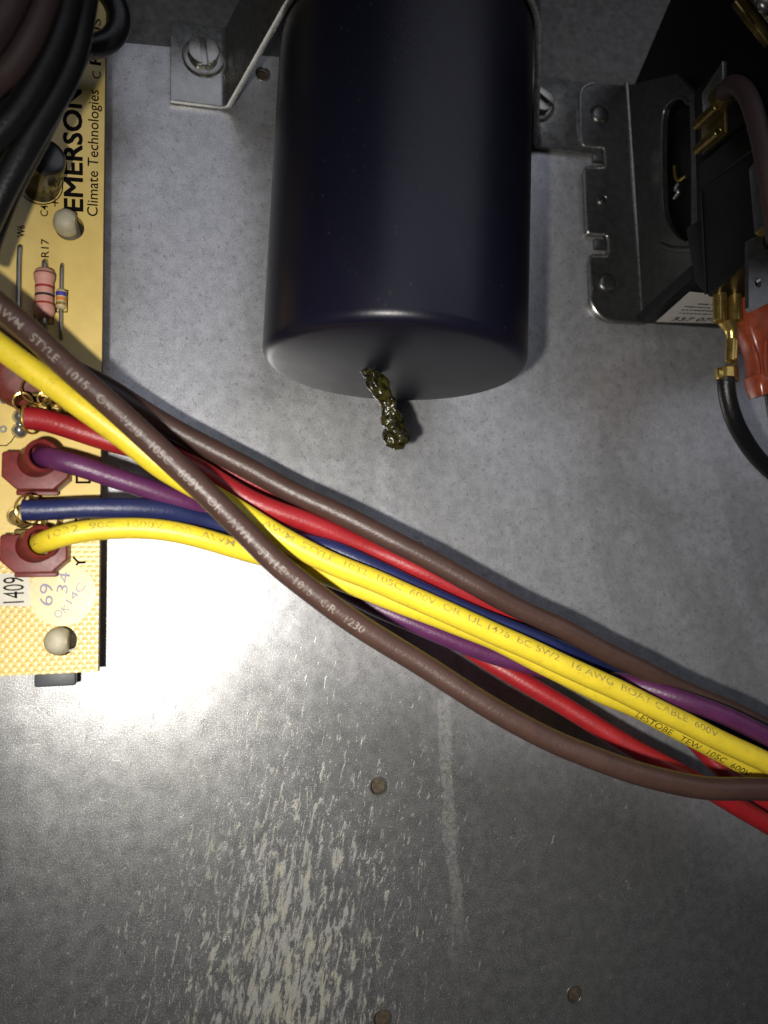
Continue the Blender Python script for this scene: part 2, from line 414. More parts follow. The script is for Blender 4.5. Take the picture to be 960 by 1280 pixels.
# ---- lettering
_fc = {}
def font_mesh(txt, off=0.0, space=1.0):
    key = (txt, off, space)
    if key not in _fc:
        cu = bpy.data.curves.new('f', 'FONT'); cu.body = txt; cu.offset = off; cu.resolution_u = 3; cu.space_character = space
        ob = bpy.data.objects.new('f', cu); COL.objects.link(ob)
        dg = bpy.context.evaluated_depsgraph_get()
        me = bpy.data.meshes.new_from_object(ob.evaluated_get(dg))
        bpy.data.objects.remove(ob); bpy.data.curves.remove(cu)
        b = bmesh.new(); b.from_mesh(me); bpy.data.meshes.remove(me)
        bmesh.ops.triangulate(b, faces=b.faces)
        V = [v.co.copy() for v in b.verts]; b.verts.index_update()
        Fc = [[v.index for v in f.verts] for f in b.faces]; b.free()
        _fc[key] = (V, Fc)
    return _fc[key]
CAPH = 0.69
def flat_text(txt, P0, P1, height, nrm, parent, mat='ink', name='printed_text', off=0.0, lift=0.03, bm=None):
    """text from P0 to P1 on a flat face with normal nrm, capital height in mm"""
    V, Fc = font_mesh(txt, off)
    xs = [v.x for v in V]; x0, x1 = min(xs), max(xs)
    X = Vector(P1) - Vector(P0); L = X.length; X.normalize(); Nn = Vector(nrm).normalized(); Y = Nn.cross(X).normalized()
    sx = L / (x1 - x0); sy = height / CAPH
    b = bmesh.new()
    vs_ = [b.verts.new(Vector(P0) + X * ((v.x - x0) * sx) + Y * (v.y * sy) + Nn * lift) for v in V]
    for f in Fc:
        try: b.faces.new([vs_[i] for i in f])
        except ValueError: pass
    if bm is not None: return merge(bm, b)
    return finish(name, b, mat, parent, recalc=False)
def wire_text(txt, pts, px0, rad, height, phi, parent, mat, adv=1.0, flip=False, space=1.0, jit=0.0):
    """lettering wrapped round a wire, starting near photo column px0"""
    V, Fc = font_mesh(txt, 0.004, space)
    b = bmesh.new()
    vs_ = [b.verts.new(v) for v in V]
    for f in Fc:
        try: b.faces.new([vs_[i] for i in f])
        except ValueError: pass
    for _ in range(2):
        long = [e for e in b.edges if abs(e.verts[0].co.y - e.verts[1].co.y) > 0.16 or abs(e.verts[0].co.x - e.verts[1].co.x) > 0.5]
        if long: bmesh.ops.subdivide_edges(b, edges=long, cuts=1)
    bmesh.ops.triangulate(b, faces=b.faces)
    S = [0.0]
    for a, c_ in zip(pts, pts[1:]): S.append(S[-1] + (c_ - a).length)
    i0 = min(range(len(pts)), key=lambda i: abs(proj(pts[i])[0] - px0))
    s0 = S[i0]; sc = height / CAPH; T = tangents(pts); j = i0
    for v in sorted(b.verts, key=lambda q: q.co.x):
        s = s0 + v.co.x * sc * adv
        while j < len(S) - 2 and S[j + 1] < s: j += 1
        k = min(1.0, max(0.0, (s - S[j]) / (S[j + 1] - S[j])))
        p = pts[j].lerp(pts[j + 1], k); t_ = T[j].lerp(T[j + 1], k).normalized()
        c_ = (CAM - p); N = (c_ - t_ * c_.dot(t_)).normalized(); up = N.cross(t_)
        a = phi + (v.co.y - 0.345) * sc / rad * (-1 if flip else 1)
        v.co = p + (N * math.cos(a) + up * math.sin(a)) * (rad + 0.025)
    return finish('printed_text', b, mat, parent, recalc=False)
def proj(p):
    d = Vector(p) - CAM
    c_ = Vector((Uc.x, Vc.x, Wc.x)).dot(d), Vector((Uc.y, Vc.y, Wc.y)).dot(d), Vector((Uc.z, Vc.z, Wc.z)).dot(d)
    return 480 + F * c_[0] / -c_[2], 640 - F * c_[1] / -c_[2]

def circle(c, r, n=20, ru=None):
    return [Vector((c[0] + r * math.cos(2 * math.pi * k / n), c[1] + (ru or r) * math.sin(2 * math.pi * k / n), c[2])) for k in range(n)]

# ================================================================== the setting
v_seam = at(430, 77, 0).y
holes = [(473, 983, 1.25), (718, 1243, 1.2), (478, 1274, 1.3), (525, 683, 0.55), (328, 92, 1.15)]
hl = [circle(at(px, py, 0), r, 24) for px, py, r in holes]
outer = [Vector((-160, -190, 0)), Vector((210, -190, 0)), Vector((210, v_seam - 4, 0)), Vector((-160, v_seam + 4, 0))]
s_l = at(150, 53, 0); s_r = at(735, 107, 0)
k = (s_r.y - s_l.y) / (s_r.x - s_l.x)
seam = lambda u: s_l.y + k * (u - s_l.x)
outer[2].y = seam(210); outer[3].y = seam(-160)
outer = [p for p in outer]
b = prism(outer, (0, 0, -0.9), holes=[h for h in hl if h[0].y < v_seam - 2])
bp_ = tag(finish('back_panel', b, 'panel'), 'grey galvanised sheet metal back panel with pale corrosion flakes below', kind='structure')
for px, py, r_ in holes:
    finish('hole_rim', ring(at(px, py, 0), (0, 0, 1), r_ + 0.22, r_ - 0.02, -0.5, 0.07, n=28, r=0.06), 'screw', bp_)
# above the seam the sheet's tilt and darker colour stand in for shade
tilt = math.radians(8)
up = Vector((0, math.cos(tilt), -math.sin(tilt)))
pL = Vector((-160, seam(-160) - 2.0, -1.0)); pR = Vector((210, seam(210) - 2.0, -1.0))
b = prism([pL, pR, pR + up * 170, pL + up * 170], (0, 0, -0.9))
tag(finish('upper_panel', b, 'upper'), 'sheet metal with painted-in shade above the seam of the back panel', kind='structure')
b = prism([Vector((-150, -185, -1.5)), Vector((205, -185, -1.5)), Vector((205, v_seam - 3, -1.5)), Vector((-150, v_seam - 3, -1.5))], (0, 0, -0.5))
tag(finish('backing_sheet', b, 'rust'), 'rusty brown surface showing through the panel holes', kind='structure')

# ================================================================== motor capacitor
CR = 18.25; CW = 20.2
c_bot = at(493.0, 462, CW)
th = 0.067
c_ax = Vector((math.sin(th), math.cos(th), 0.0)).normalized()
c_rt = Vector((math.cos(th), -math.sin(th), 0.0))
cap = root('capacitor', 'large black cylindrical motor capacitor strapped to the panel', 'capacitor', c_bot)
prof = [(0, -0.5), (5, -0.45), (10, -0.3), (14, -0.05), (16.4, 0.16)]
for i in range(7):
    a = math.pi / 2 * i / 6
    prof.append((CR - 1.6 + 1.6 * math.sin(a), 1.8 - 1.6 * math.cos(a)))
prof += [(CR + 0.02, 20), (CR + 0.05, 60), (CR + 0.05, 112), (0, 112)]
finish('case', lathe(prof, c_bot, c_ax, 128), 'case', cap, angle=60)
# pressure vent plug that the residue came out of
vent = at_v(465, 468, c_bot.y - 0.4)
finish('vent_plug', lathe([(0, -0.5), (1.0, -0.5), (1.5, -0.2), (1.6, 0.6)], vent + Vector((0, 0.35, 0)), c_ax, 24), 'tar', cap)

# leaked residue: a crooked, sticky drip
dr = spline([vent + Vector((0, 1.0, 0)), vent, at(474, 484, 19.3), at(485, 505, 19.0), at(493, 528, 18.2), at(495, 548, 17.6), at(497, 562, 17.4)], 0.10)
def drip_r(q): return 0.95 + 0.50 * min(1, q * 1.7) + 0.22 * math.sin(q * 8.0 + 0.4) + (0.45 if q < 0.10 else 0) - 0.75 * max(0, (q - 0.93) / 0.07)
b = tube(dr, drip_r, 30)
for v in b.verts:
    p = v.co
    n_ = mnoise.noise(p * 0.5) * 0.75 + mnoise.noise(p * 1.3) * 0.28
    cen = min(dr, key=lambda q: (q - p).length_squared)
    d = p - cen
    if d.length > 1e-4: v.co = cen + d * (1 + n_ * 0.75) + Vector((mnoise.noise(p * 0.5 + Vector((9, 0, 0))) * 0.3, 0, 0))
bmesh.ops.subdivide_edges(b, edges=b.edges, cuts=1, use_grid_fill=True)
for v in b.verts: v.co += Vector((mnoise.noise(v.co * 4), mnoise.noise(v.co * 4 + Vector((5, 1, 2))), mnoise.noise(v.co * 4 + Vector((1, 7, 3))))) * 0.07
o = finish('leaked_residue', b, 'tar', angle=80)
tag(o, 'crooked olive black sticky drip hanging from the capacitor bottom', 'residue')

# ---- strap round the capacitor
tabL0 = at(213, 122, 1.2); tabL1 = at(288, 134, 1.2); tabR0 = at(668, 184, 1.2); tabR1 = at(752, 195, 1.2)
s_or = c_bot + c_ax * ((tabL1.y - c_bot.y) / c_ax.y)   # where the strap's lower edge meets the capacitor axis
s_rt = Vector((1, 0, 0)); s_ax = Vector((0, 1, 0)); h_str = 0.0
def sw(p): return (p - s_or).dot(s_rt)
sL0, sL1 = sw(tabL0), sw(tabL1)
sR0, sR1 = sw(tabR0), sw(tabR1)
R = CR + 0.25
def tangent(s, w, sign):
    d = math.hypot(s, w - CW); base = math.atan2(w - CW, s); off = math.acos(R / d)
    return base + sign * off
w_t = 0.15
aL = tangent(sL1, w_t + 1.0, -1); aR = tangent(sR0, w_t + 1.0, 1)
line = [(sL0, w_t), (sL1 - 1.6, w_t), (sL1 - 0.5, w_t + 0.25), (sL1 + 0.3, w_t + 1.1)]
while aL < 0: aL += 2 * math.pi
while aR > aL: aR -= 2 * math.pi
nA = 60
for i in range(nA + 1):
    a = aL + (aR - aL) * i / nA
    line.append((R * math.cos(a), CW + R * math.sin(a)))
line += [(sR0 - 0.3, w_t + 1.1), (sR0 + 0.5, w_t + 0.25), (sR0 + 1.6, w_t), (sR1, w_t)]
TH = 1.0; WID = 13.6
b = bmesh.new()
n2 = []
for i in range(len(line)):
    a = Vector(line[max(i - 1, 0)]); c_ = Vector(line[min(i + 1, len(line) - 1)]); d = (c_ - a).normalized()
    n2.append(Vector((-d.y, d.x)))
rows = []
for (s, w), nn_ in zip(line, n2):
    q = []
    for hh, tt in ((h_str, 0), (h_str, TH), (h_str + WID, TH), (h_str + WID, 0)):
        P = s_or + s_rt * (s + nn_.x * tt) + s_ax * hh; P.z = w + nn_.y * tt
        q.append(b.verts.new(P))
    rows.append(q)
for A, B in zip(rows, rows[1:]):
    for i in range(4): b.faces.new((A[i], A[(i + 1) % 4], B[(i + 1) % 4], B[i]))
b.faces.new(rows[0][::-1]); b.faces.new(rows[-1])
bmesh.ops.recalc_face_normals(b, faces=b.faces)
bevel(b, 0.16, 2, 50)
strap = finish('mounting_strap', b, 'strap', angle=30)
tag(strap, 'bent metal strap holding the black capacitor with two screwed tabs', 'strap')

def hex_screw(pos, rot, label, r=3.05):
    e = root('screw', label, 'screw', pos, 'hex washer screws of the strap')
    p = Vector(pos)
    fl = [(0, 0), (r * 1.28, 0), (r * 1.30, 0.22), (r * 1.24, 0.45), (r * 1.0, 0.62), (r * 0.95, 0.62)]
    finish('washer_flange', lathe(fl + [(0, 0.62)], p, (0, 0, 1), 40), 'screw', e)
    hx = [p + Vector((r * math.cos(rot + i * math.pi / 3), r * math.sin(rot + i * math.pi / 3), 0.5)) for i in range(6)]
    d = Vector((math.cos(rot + math.pi / 2), math.sin(rot + math.pi / 2), 0)); sd = Vector((-d.y, d.x, 0))
    # head in two halves with the slot between them, joined below by its floor
    bmh = prism(hx, (0, 0, 0.9), bev=0.12)
    for half in (1, -1):
        hp = []
        poly = [p + Vector((r * 0.93 * math.cos(rot + i * math.pi / 12), r * 0.93 * math.sin(rot + i * math.pi / 12), 2.1)) for i in range(24)]
        hp = [q for q in poly if (q - p).dot(sd) * half > 0.55]
        hp.sort(key=lambda q: math.atan2((q - p).dot(sd) * half, (q - p).dot(d)))
        ends = [p + d * (r * 0.90) + sd * half * 0.48, p - d * (r * 0.90) + sd * half * 0.48]
        hp = [Vector((ends[0].x, ends[0].y, p.z + 1.36))] + hp + [Vector((ends[1].x, ends[1].y, p.z + 1.36))]
        for q in hp: q.z = p.z + 1.36
        prism(hp, (0, 0, 0.75), bev=0.16, bm=bmh)
    finish('hex_head', bmh, 'screw', e)
    return e
hex_screw(at(254, 72, 1.2), 0.10, 'slotted hex screw in the left tab of the capacitor strap', 2.55)
hex_screw(at(672, 131, 1.2), 0.95, 'slotted screw half hidden at the right side of the capacitor', 2.45)

# ================================================================== circuit board
BW = 9.5
pcb = root('circuit_board', 'amber yellow circuit board along the left edge with soldered parts', 'circuit board', at(122, 840, 0))
cA = at(122.5, 839.5, BW); cB = at(131.5, 80, BW)
ev = (cB - cA).normalized(); eu = Vector((ev.y, -ev.x, 0))
st_holes = [(82, 281), (72, 798)]
po = [cA, cA + ev * 150, cA + ev * 150 - eu * 60, cA - eu * 60]
hs = []
for i, (px, py) in enumerate(st_holes):
    q = at(px + 5, py + 3, BW); hs.append(circle(q, 1.95, 24))
b = prism(po, (0, 0, -1.6), holes=hs)
board = finish('board', b, 'board', pcb)
obe = prism([cA + eu * 0.02, cA + ev * 150 + eu * 0.02, cA + ev * 150 + eu * 0.10, cA + eu * 0.10], (0, 0, -1.55))
for v in obe.verts: v.co.z -= 0.03
finish('board_edge', obe, 'edge', pcb)
Z = Vector((0, 0, 1))
def ptext(txt, x0, y0, x1, y1, hpx, name='printed_text', mat='ink', off=0.0, par=None, lift=0.03):
    P0, P1 = at(x0, y0, BW), at(x1, y1, BW)
    return flat_text(txt, P0, P1, hpx / 8.6, Z, par or pcb, mat, name, off, lift)
em = None
for q_, (dx, dy) in enumerate(((0, 0), (0.8, 0.8), (-0.8, -0.8), (0.8, -0.8), (-0.8, 0.8))):
    em = flat_text('EMERSON', at(103.5 + dx, 264 + dy, BW), at(101.5 + dx, 113 + dy, BW), 21 / 8.6, Z, pcb, lift=0.03 + 0.004 * q_, bm=em or bmesh.new())
finish('printed_text', em, 'ink', pcb, recalc=False)
ptext('Climate Technologies', 122, 271, 123.5, 113, 12.2, off=0.006)
ptext('C', 126, 99, 126, 90, 10)
ptext('R', 126, 82, 126, 66, 13, off=0.02)
ptext('US', 126, 48, 126, 24, 10)
ptext('C4', 60, 271, 60, 257, 8.5, off=0.006)
ptext('+', 75, 259, 75, 249, 11)
ptext('W6', 31, 297, 31, 282, 8.5, off=0.01)
ptext('R17', 61, 322, 61, 299, 8.5, off=0.008)
ptext('RV1', 8, 497, 8, 466, 9)
ptext('Y', 107, 712, 107, 694, 14)
def bars(pxpts, wpx, name='silkscreen_line', closed=True, mat='ink'):
    P = [at(x, y, BW) for x, y in pxpts]; bm_ = None
    n_ = len(P)
    for i in range(n_ if closed else n_ - 1):
        a, c_ = P[i], P[(i + 1) % n_]; d = c_ - a; s_ = Z.cross(d).normalized() * (wpx / 8.6)
        bm_ = obox((a + c_) / 2 + Z * 0.02, d + d.normalized() * wpx / 8.6, s_, Z * 0.02, bm=bm_)
    return finish(name, bm_, mat, pcb)
bars([(45, 344), (67, 344), (66.5, 405), (43, 405)], 1.2)
bars([(71.5, 363), (85, 363), (84, 390), (70.5, 390)], 1.2)
bars([(96, 593), (112, 593), (112, 603), (96, 603)], 2.6)
bars([(95, 647), (111, 647), (111, 653), (95, 653)], 2.6)
bars([(0, 557), (8, 557), (14, 552), (18, 546)], 1.1, closed=False)
for px, py in ((5, 500.5), (4, 536.5)):
    finish('solder_pad', ring(at(px, py, BW), Z, 0.50, 0.22, 0.0, 0.10, n=20, r=0.04), 'leadwire', pcb)
# outline circle round the electrolytic capacitor
finish('silkscreen_line', ring(at(51, 231, BW), Z, 2.95, 2.80, 0.01, 0.05, n=48, r=0.01), 'ink', pcb)
# electrolytic capacitor
c4 = at(51, 232, BW)
pr = [(0, 0), (2.3, 0), (2.5, 0.25), (2.5, 1.2), (2.35, 1.5), (2.35, 1.9), (2.5, 2.2), (2.52, 8.3), (2.4, 8.7), (2.1, 8.8)]
c4x = Vector((0.22, -0.04, 1)).normalized()
e4 = finish('electrolytic_capacitor', lathe(pr, c4, c4x, 48), 'sleeve', pcb)
finish('can_top', lathe([(2.12, 8.75), (1.9, 8.82), (0, 8.86)], c4, c4x, 40), 'can_end', e4)
# resistors
def resistor(p0, p1, b0, b1, r, mat, lead, bands, zc):
    A, B = at(*p0, BW), at(*p1, BW); q0, q1 = at(*b0, BW), at(*b1, BW)
    ax_ = (q1 - q0).normalized(); L = (q1 - q0).length; o_ = q0 + Z * zc
    pr = [(0, 0), (r * 0.45, 0.02), (r * 0.85, 0.30), (r, 0.9), (r * 0.98, 1.5), (r * 0.86, 2.1), (r * 0.86, L - 2.1), (r * 0.98, L - 1.5), (r, L - 0.9), (r * 0.85, L - 0.30), (r * 0.45, L - 0.02), (0, L)]
    if L < 5: pr = [(0, 0), (r * 0.7, 0.08), (r, 0.45), (r * 0.9, 1.0), (r * 0.9, L - 1.0), (r, L - 0.45), (r * 0.7, L - 0.08), (0, L)]
    body = finish('resistor', lathe(pr, o_, ax_, 32), mat, pcb, angle=60)
    def rad(h):
        for (ra, ha), (rb, hb) in zip(pr, pr[1:]):
            if ha <= h <= hb: return ra + (rb - ra) * (h - ha) / max(1e-6, hb - ha)
        return r
    for h, wd, bmat in bands:
        h *= L
        finish('colour_band', lathe([(rad(h - wd / 2) - 0.1, h - wd / 2), (rad(h - wd / 2) + 0.025, h - wd / 2), (rad(h) + 0.03, h), (rad(h + wd / 2) + 0.025, h + wd / 2), (rad(h + wd / 2) - 0.1, h + wd / 2)], o_, ax_, 32), bmat, body)
    for end, q in ((A, o_), (B, q1 + Z * zc)):
        pts = relax(spline([end - Z * 0.6, end + Z * 0.2, end + Z * zc * 0.9 + (q - end - Z * zc).normalized() * 0.5, q], 0.12), 8)
        finish('lead', tube(pts, lead, 12), 'leadwire', body)
resistor((57, 328), (57, 416), (57.5, 341), (57, 402), 1.38, 'res_pink', 0.36, [(0.12, 0.22, 'band_brown'), (0.39, 0.34, 'band_red'), (0.56, 0.34, 'band_black'), (0.73, 0.30, 'band_red')], 1.4)
resistor((78, 331), (77, 423), (77.5, 364), (77, 389), 0.72, 'res_beige', 0.26, [(0.28, 0.55, 'band_blue'), (0.52, 0.45, 'band_orange'), (0.76, 0.4, 'band_gold')], 0.75)
j = relax(spline([at(26, 309, BW) - Z, at(26, 309, BW) + Z * 0.4, at(25, 320, BW) + Z * 0.5, at(24, 378, BW) + Z * 0.5, at(24, 392, BW) + Z * 0.4, at(24, 392, BW) - Z], 0.2), 6)
finish('jumper_wire', tube(j, 0.34, 12), 'leadwire', pcb)
finish('jumper_wire', tube([at(19, 470, BW) + Z * 0.3, at(12, 478, BW) + Z * 0.35, at(-6, 470, BW) + Z * 0.3], 0.30, 10), 'dull_dim_brass', pcb)
# varistor behind the yellow wire
vc = at(32, 468, BW + 2.2)
finish('varistor', lathe([(0, -1.9), (3.6, -1.7), (4.6, -0.9), (4.7, 0.3), (4.2, 1.2), (2.5, 1.7), (0, 1.8)], vc, (0.15, -0.25, 1), 40), 'varistor', pcb, angle=60)
# standoff posts through the board
for i, (px, py) in enumerate(st_holes):
    q = at(px + 3, py + 3, BW)
    pr = [(1.5, -BW), (1.5, -0.2), (1.62, 0.4), (1.85, 0.9), (1.85, 1.3), (1.62, 2.3), (1.25, 2.9), (0.6, 3.25), (0, 3.3)]
    bm_ = lathe(pr, q, Z, 32)
    for v in bm_.verts:      # the snap post is pinched flat on one side
        if v.co.z > BW - 0.2: v.co.x = min(v.co.x, q.x + 1.25)
    finish('standoff', bm_, 'nylon', pcb, angle=50)
fq = at(70, 846, BW - 3.2)
finish('standoff_foot', obox(fq + Vector((0, 0.6, 0)), (5.2, 0, 0), (0, 3.6, 0), (0, 0, 2.2), 0.3), 'clip', pcb)
# stickers
sp = [at(-12, 718, BW + 0.03), at(38, 715, BW + 0.03), at(37.5, 758, BW + 0.03), at(-12, 757, BW + 0.03)]
stk = finish('date_sticker', prism(sp, Z * 0.08), 'sticker', pcb)
flat_text('1409', at(30, 753, BW + 0.11), at(30, 721, BW + 0.11), 22 / 8.6, Z, stk, 'ink', lift=0.02)
rc = at(78.5, 743, BW + 0.03)
rs = finish('round_sticker', prism(circle(rc, 4.2, 48), Z * 0.07), 'film', pcb)
bm_ = None
for s_, x0, y0, x1, y1, hp in (('69', 66, 757, 66, 729, 14), ('34', 84, 742, 88, 716, 12), ('OK', 72, 774, 88, 762, 9), ('14C', 90, 756, 108, 732, 9)):
    bm_ = flat_text(s_, at(x0, y0, BW + 0.10), at(x1, y1, BW + 0.10), hp / 8.6, Z, rs, lift=0.02, bm=bm_ or bmesh.new())
finish('stamp_print', bm_, 'stamp', rs, recalc=False)

# ================================================================== wires
WR = 1.55
def wire(color, ctrl, label, r=WR, mat=None, smooth=14):
    pts = relax(spline([at(*c_) if len(c_) == 3 else Vector(c_[0]) for c_ in ctrl], 0.5), smooth)
    sd_ = Vector((random.uniform(0, 50), random.uniform(0, 50), 0))
    pts = [p + Vector((mnoise.noise(p * 0.11 + sd_), mnoise.noise(p * 0.11 + sd_ + Vector((7, 3, 1))), mnoise.noise(p * 0.11 + sd_ + Vector((2, 9, 5))))) * 0.22 for p in pts]
    e = root('wire', label, 'wire', pts[0], 'wires in the enclosure')
    finish('insulation', tube(pts, r, 22), mat or 'wire_' + color, e, angle=60)
    return e, pts

# insulated push-on terminal: chamfered housing on the board, barrel round the wire end
def insulated_terminal(parent, cx, cy, bx, by):
    c0 = at(cx, cy, BW + 2.2)
    L, Wd, ch = 4.05, 2.5, 1.4
    o8 = [(-L, -Wd + ch * 1.2), (-L + ch * 1.3, -Wd), (L - ch * 1.3, -Wd), (L, -Wd + ch * 1.2), (L, Wd - 0.3), (L - 0.3, Wd), (-L + 0.3, Wd), (-L, Wd - 0.3)]
    hs_ = finish('terminal_housing', prism([c0 + Vector((x_, y_, -2.0)) for x_, y_ in o8], Z * 4.0, bev=0.35, seg=3), 'insul', parent)
    finish('rib', obox(c0 + Vector((0, -Wd - 0.1, -0.4)), (5.2, 0, 0), (0, 0.7, 0), (0, 0, 0.8), 0.2), 'insul', hs_)
    bc = at(bx, by, BW + 6.2); axis = Vector((0.40, 0.10, 0.9)).normalized()
    finish('barrel', ring(bc, axis, 2.25, 1.65, -3.6, 0.5, n=40, r=0.26), 'insul', hs_)
    finish('neck', obox(bc - axis * 3.6, (4.0, 0, 0), (0, 3.6, 0), axis * 3.2, 0.7, seg=3), 'insul', hs_)
    return bc, axis
# bare brass push-on terminal with an open crimp round the wire
def brass_terminal(parent, p, d, rolls, plate):
    d = Vector(d).normalized(); da = (d + Z * 0.9).normalized()
    t_ = finish('crimp_terminal', ring(p, da, 2.0, 1.78, -0.22, 0.22, n=40, r=0.08), 'brass', parent)
    for (px, py, r_, w1) in rolls:
        q = at(px, py, w1)
        finish('rolled_edge', ring(q, Z, r_, r_ - 0.22, -5.0, 0, n=30, r=0.08), 'dull_dim_brass', t_)
        finish('rolled_rim', lathe([(r_ - 0.2, 0.0), (r_ - 0.02, 0.06), (r_ + 0.06, 0.0), (r_ - 0.02, -0.08)], q, Z, 30), 'brass', t_)
    (x0, y0, x1, y1, w1) = plate
    P0, P1 = at(x0, y0, w1), at(x1, y1, w1)
    finish('receptacle_plate', obox((P0 + P1) / 2 - Z * 2.4, P1 - P0, Z.cross(P1 - P0).normalized() * 0.5, Z * 4.6, 0.1), 'dull_dim_brass', t_)
    tb = (P0 + P1) / 2 + Vector((0, -1.2, 0)); tb.z = BW
    finish('solder_tab', obox(tb + Z * 1.0, (5.5, 0, 0), (0, 0.8, 0), (0, 0, 2.0), 0.15), 'dull_dim_brass', t_)
    finish('solder_bead', lathe([(1.1, 0), (0.8, 0.5), (0.35, 0.9), (0, 1.0)], tb + Vector((-3.0, -1.0, 0)), Z, 24), 'solder', t_, angle=80)

WP = {}
def mk(key, color, ctrl, label, **kw):
    WP[key] = wire(color, ctrl, label, **kw); return WP[key]

# lower red wire (its terminal is hidden) first: lies deepest
mk('redB', 'red', [(28, 452, 15.5), (62, 466, 15), (92, 486, 14.5), (130, 512, 12.5), (180, 540, 10), (235, 566, 8.6), (300, 597, 7.6), (370, 626, 6.6), (440, 672, 5.0), (520, 755, 4.2), (600, 820, 7.4), (650, 850, 9.4), (700, 880, 11.2), (750, 910, 13), (800, 940, 14.6), (855, 970, 16), (913, 1003, 16.8), (957, 1029, 17), (1010, 1058, 17)],
   'red wire dipping under the bundle and coming out lowest at the right', r=1.46)
mk('redA', 'red', [(28, 522, 16.2), (45, 522, 15.8), (67, 528, 15), (100, 539, 14), (133, 550, 13.5), (165, 558, 13), (205, 566, 12.5), (243, 582, 12.5), (283, 608, 12.8), (333, 634, 13.2), (400, 659, 12.8), (467, 688, 12.4), (523, 712, 13.2), (573, 737, 13.2), (623, 762, 12.9), (673, 786, 12), (720, 808, 11.2), (767, 834, 9.8), (810, 868, 8.8), (850, 908, 8.6), (885, 945, 9.6), (915, 975, 11.5), (957, 1003, 13), (1010, 1030, 13)],
   'red wire from the bare brass terminal on the board, beside the upper brown wire', r=1.46)
mk('blue', 'blue', [(27, 638, 16.2), (45, 638, 16.2), (70, 637, 16.2), (100, 635, 16), (167, 636, 15.5), (217, 641, 14.5), (267, 653, 12.5), (320, 667, 11.6), (370, 676, 12.4), (413, 686, 13.6), (467, 710, 14.3), (513, 731, 14.8), (567, 757, 15.2), (607, 774, 15.5), (673, 800, 15.8), (709, 815, 15.2), (753, 835, 13.4), (790, 856, 11), (830, 875, 10.4), (880, 900, 11), (913, 915, 11.5), (960, 938, 12), (1010, 962, 12)],
   'navy blue wire from the bare brass terminal below the purple wire', r=1.34)
mk('purple', 'purple', [(50, 573, 11.0), (53, 571, 14.2), (64, 573, 16.4), (82, 578, 16.9), (100, 583, 16.7), (150, 600, 16), (200, 617, 15), (243, 631, 13.5), (300, 658, 8.6), (350, 690, 5.6), (400, 720, 5.2), (440, 743, 7), (483, 766, 8.6), (523, 783, 9.6), (573, 803, 10.3), (623, 820, 10.8), (673, 834, 11.2), (720, 845, 11.8), (760, 850, 13.6), (795, 855, 16.2), (826, 864, 18.4), (870, 881, 20.4), (913, 898, 21.4), (960, 920, 21.8), (1010, 944, 21.8)],
   'purple wire leaving the upper red insulated terminal', r=1.36)
mk('yellowB', 'yellow', [(48, 681, 11.0), (50, 679, 14.2), (60, 675, 16.2), (77, 669, 16.9), (100, 664.5, 17), (133, 662, 16.9), (200, 663, 16.6), (250, 672, 16.3), (300, 686, 15.6), (350, 700, 14.6), (400, 716, 13.2), (450, 736, 13.3), (500, 756, 13.4), (560, 778, 13.4), (620, 802, 13.8), (680, 832, 14.6), (738, 861, 15.6), (797, 887, 16.4), (843, 911, 17), (884, 932, 17.6), (928, 956, 18), (957, 972, 18), (1010, 1000, 18)],
   'yellow wire leaving the lower red insulated terminal', r=1.38)
mk('brownB', 'brown', [(-40, 372, 17), (0, 398, 16.5), (35, 424, 16), (70, 450, 15), (105, 470, 14), (140, 489, 13), (173, 510, 12.6), (217, 536, 12), (267, 563, 12), (317, 589, 12.4), (367, 616, 13), (433, 648, 14), (500, 682, 15), (573, 719, 15.8), (640, 756, 16.4), (707, 788, 17), (767, 819, 17.4), (826, 848, 17.6), (884, 875, 17.4), (937, 899, 17.2), (970, 915, 17), (1015, 936, 17)],
   'brown wire along the upper edge of the bundle, nearest the capacitor')
mk('yellowA', 'yellow', [(-40, 404, 20), (0, 433, 20), (33, 457, 20), (67, 482, 20), (100, 507, 20), (133, 532, 19.6), (167, 558, 19.2), (200, 584, 18.6), (245, 608, 17.5), (287, 633, 16.8), (330, 660, 16.6), (373, 684, 16.8), (420, 706, 17), (473, 728, 17.4), (540, 757, 18), (607, 787, 18.6), (673, 817, 19.2), (738, 847, 20), (797, 875, 20.6), (855, 903, 21.2), (913, 932, 21.6), (957, 954, 22), (1010, 980, 22)],
   'yellow wire on top of the bundle running from the left edge to the right')
mk('brownA', 'brown', [(-40, 352, 24.5), (0, 384, 24.5), (40, 419, 24.5), (83, 458, 24.5), (133, 502, 24.4), (187, 550, 24.2), (233, 593, 24), (283, 642, 23.6), (317, 675, 23.2), (350, 707, 23), (400, 746, 22.6), (453, 784, 22.4), (507, 818, 22.6), (573, 861, 23.4), (640, 900, 24.4), (707, 933, 25.6), (757, 953, 26.4), (797, 966, 27), (855, 981, 27.4), (913, 987, 27.6), (960, 987, 27.6), (1015, 986, 27.6)],
   'brown wire crossing over all the others with pale printed lettering')

# their terminals on the board
e = WP['purple'][0]; insulated_terminal(e, 47, 591, 53, 570)
e = WP['yellowB'][0]; insulated_terminal(e, 45, 693, 51, 678)
p = WP['redA'][1]; brass_terminal(WP['redA'][0], p[0] + (p[4] - p[0]) * 0.5, p[6] - p[0], [(28, 502, 1.25, 15.2), (66, 504, 1.2, 14.6)], (36, 507, 58, 508, 14.8))
p = WP['blue'][1]; brass_terminal(WP['blue'][0], p[0] + (p[4] - p[0]) * 0.3, p[6] - p[0], [(21, 645, 1.15, 15.4), (62, 650, 1.1, 14.2)], (30, 651, 54, 652, 14.0))
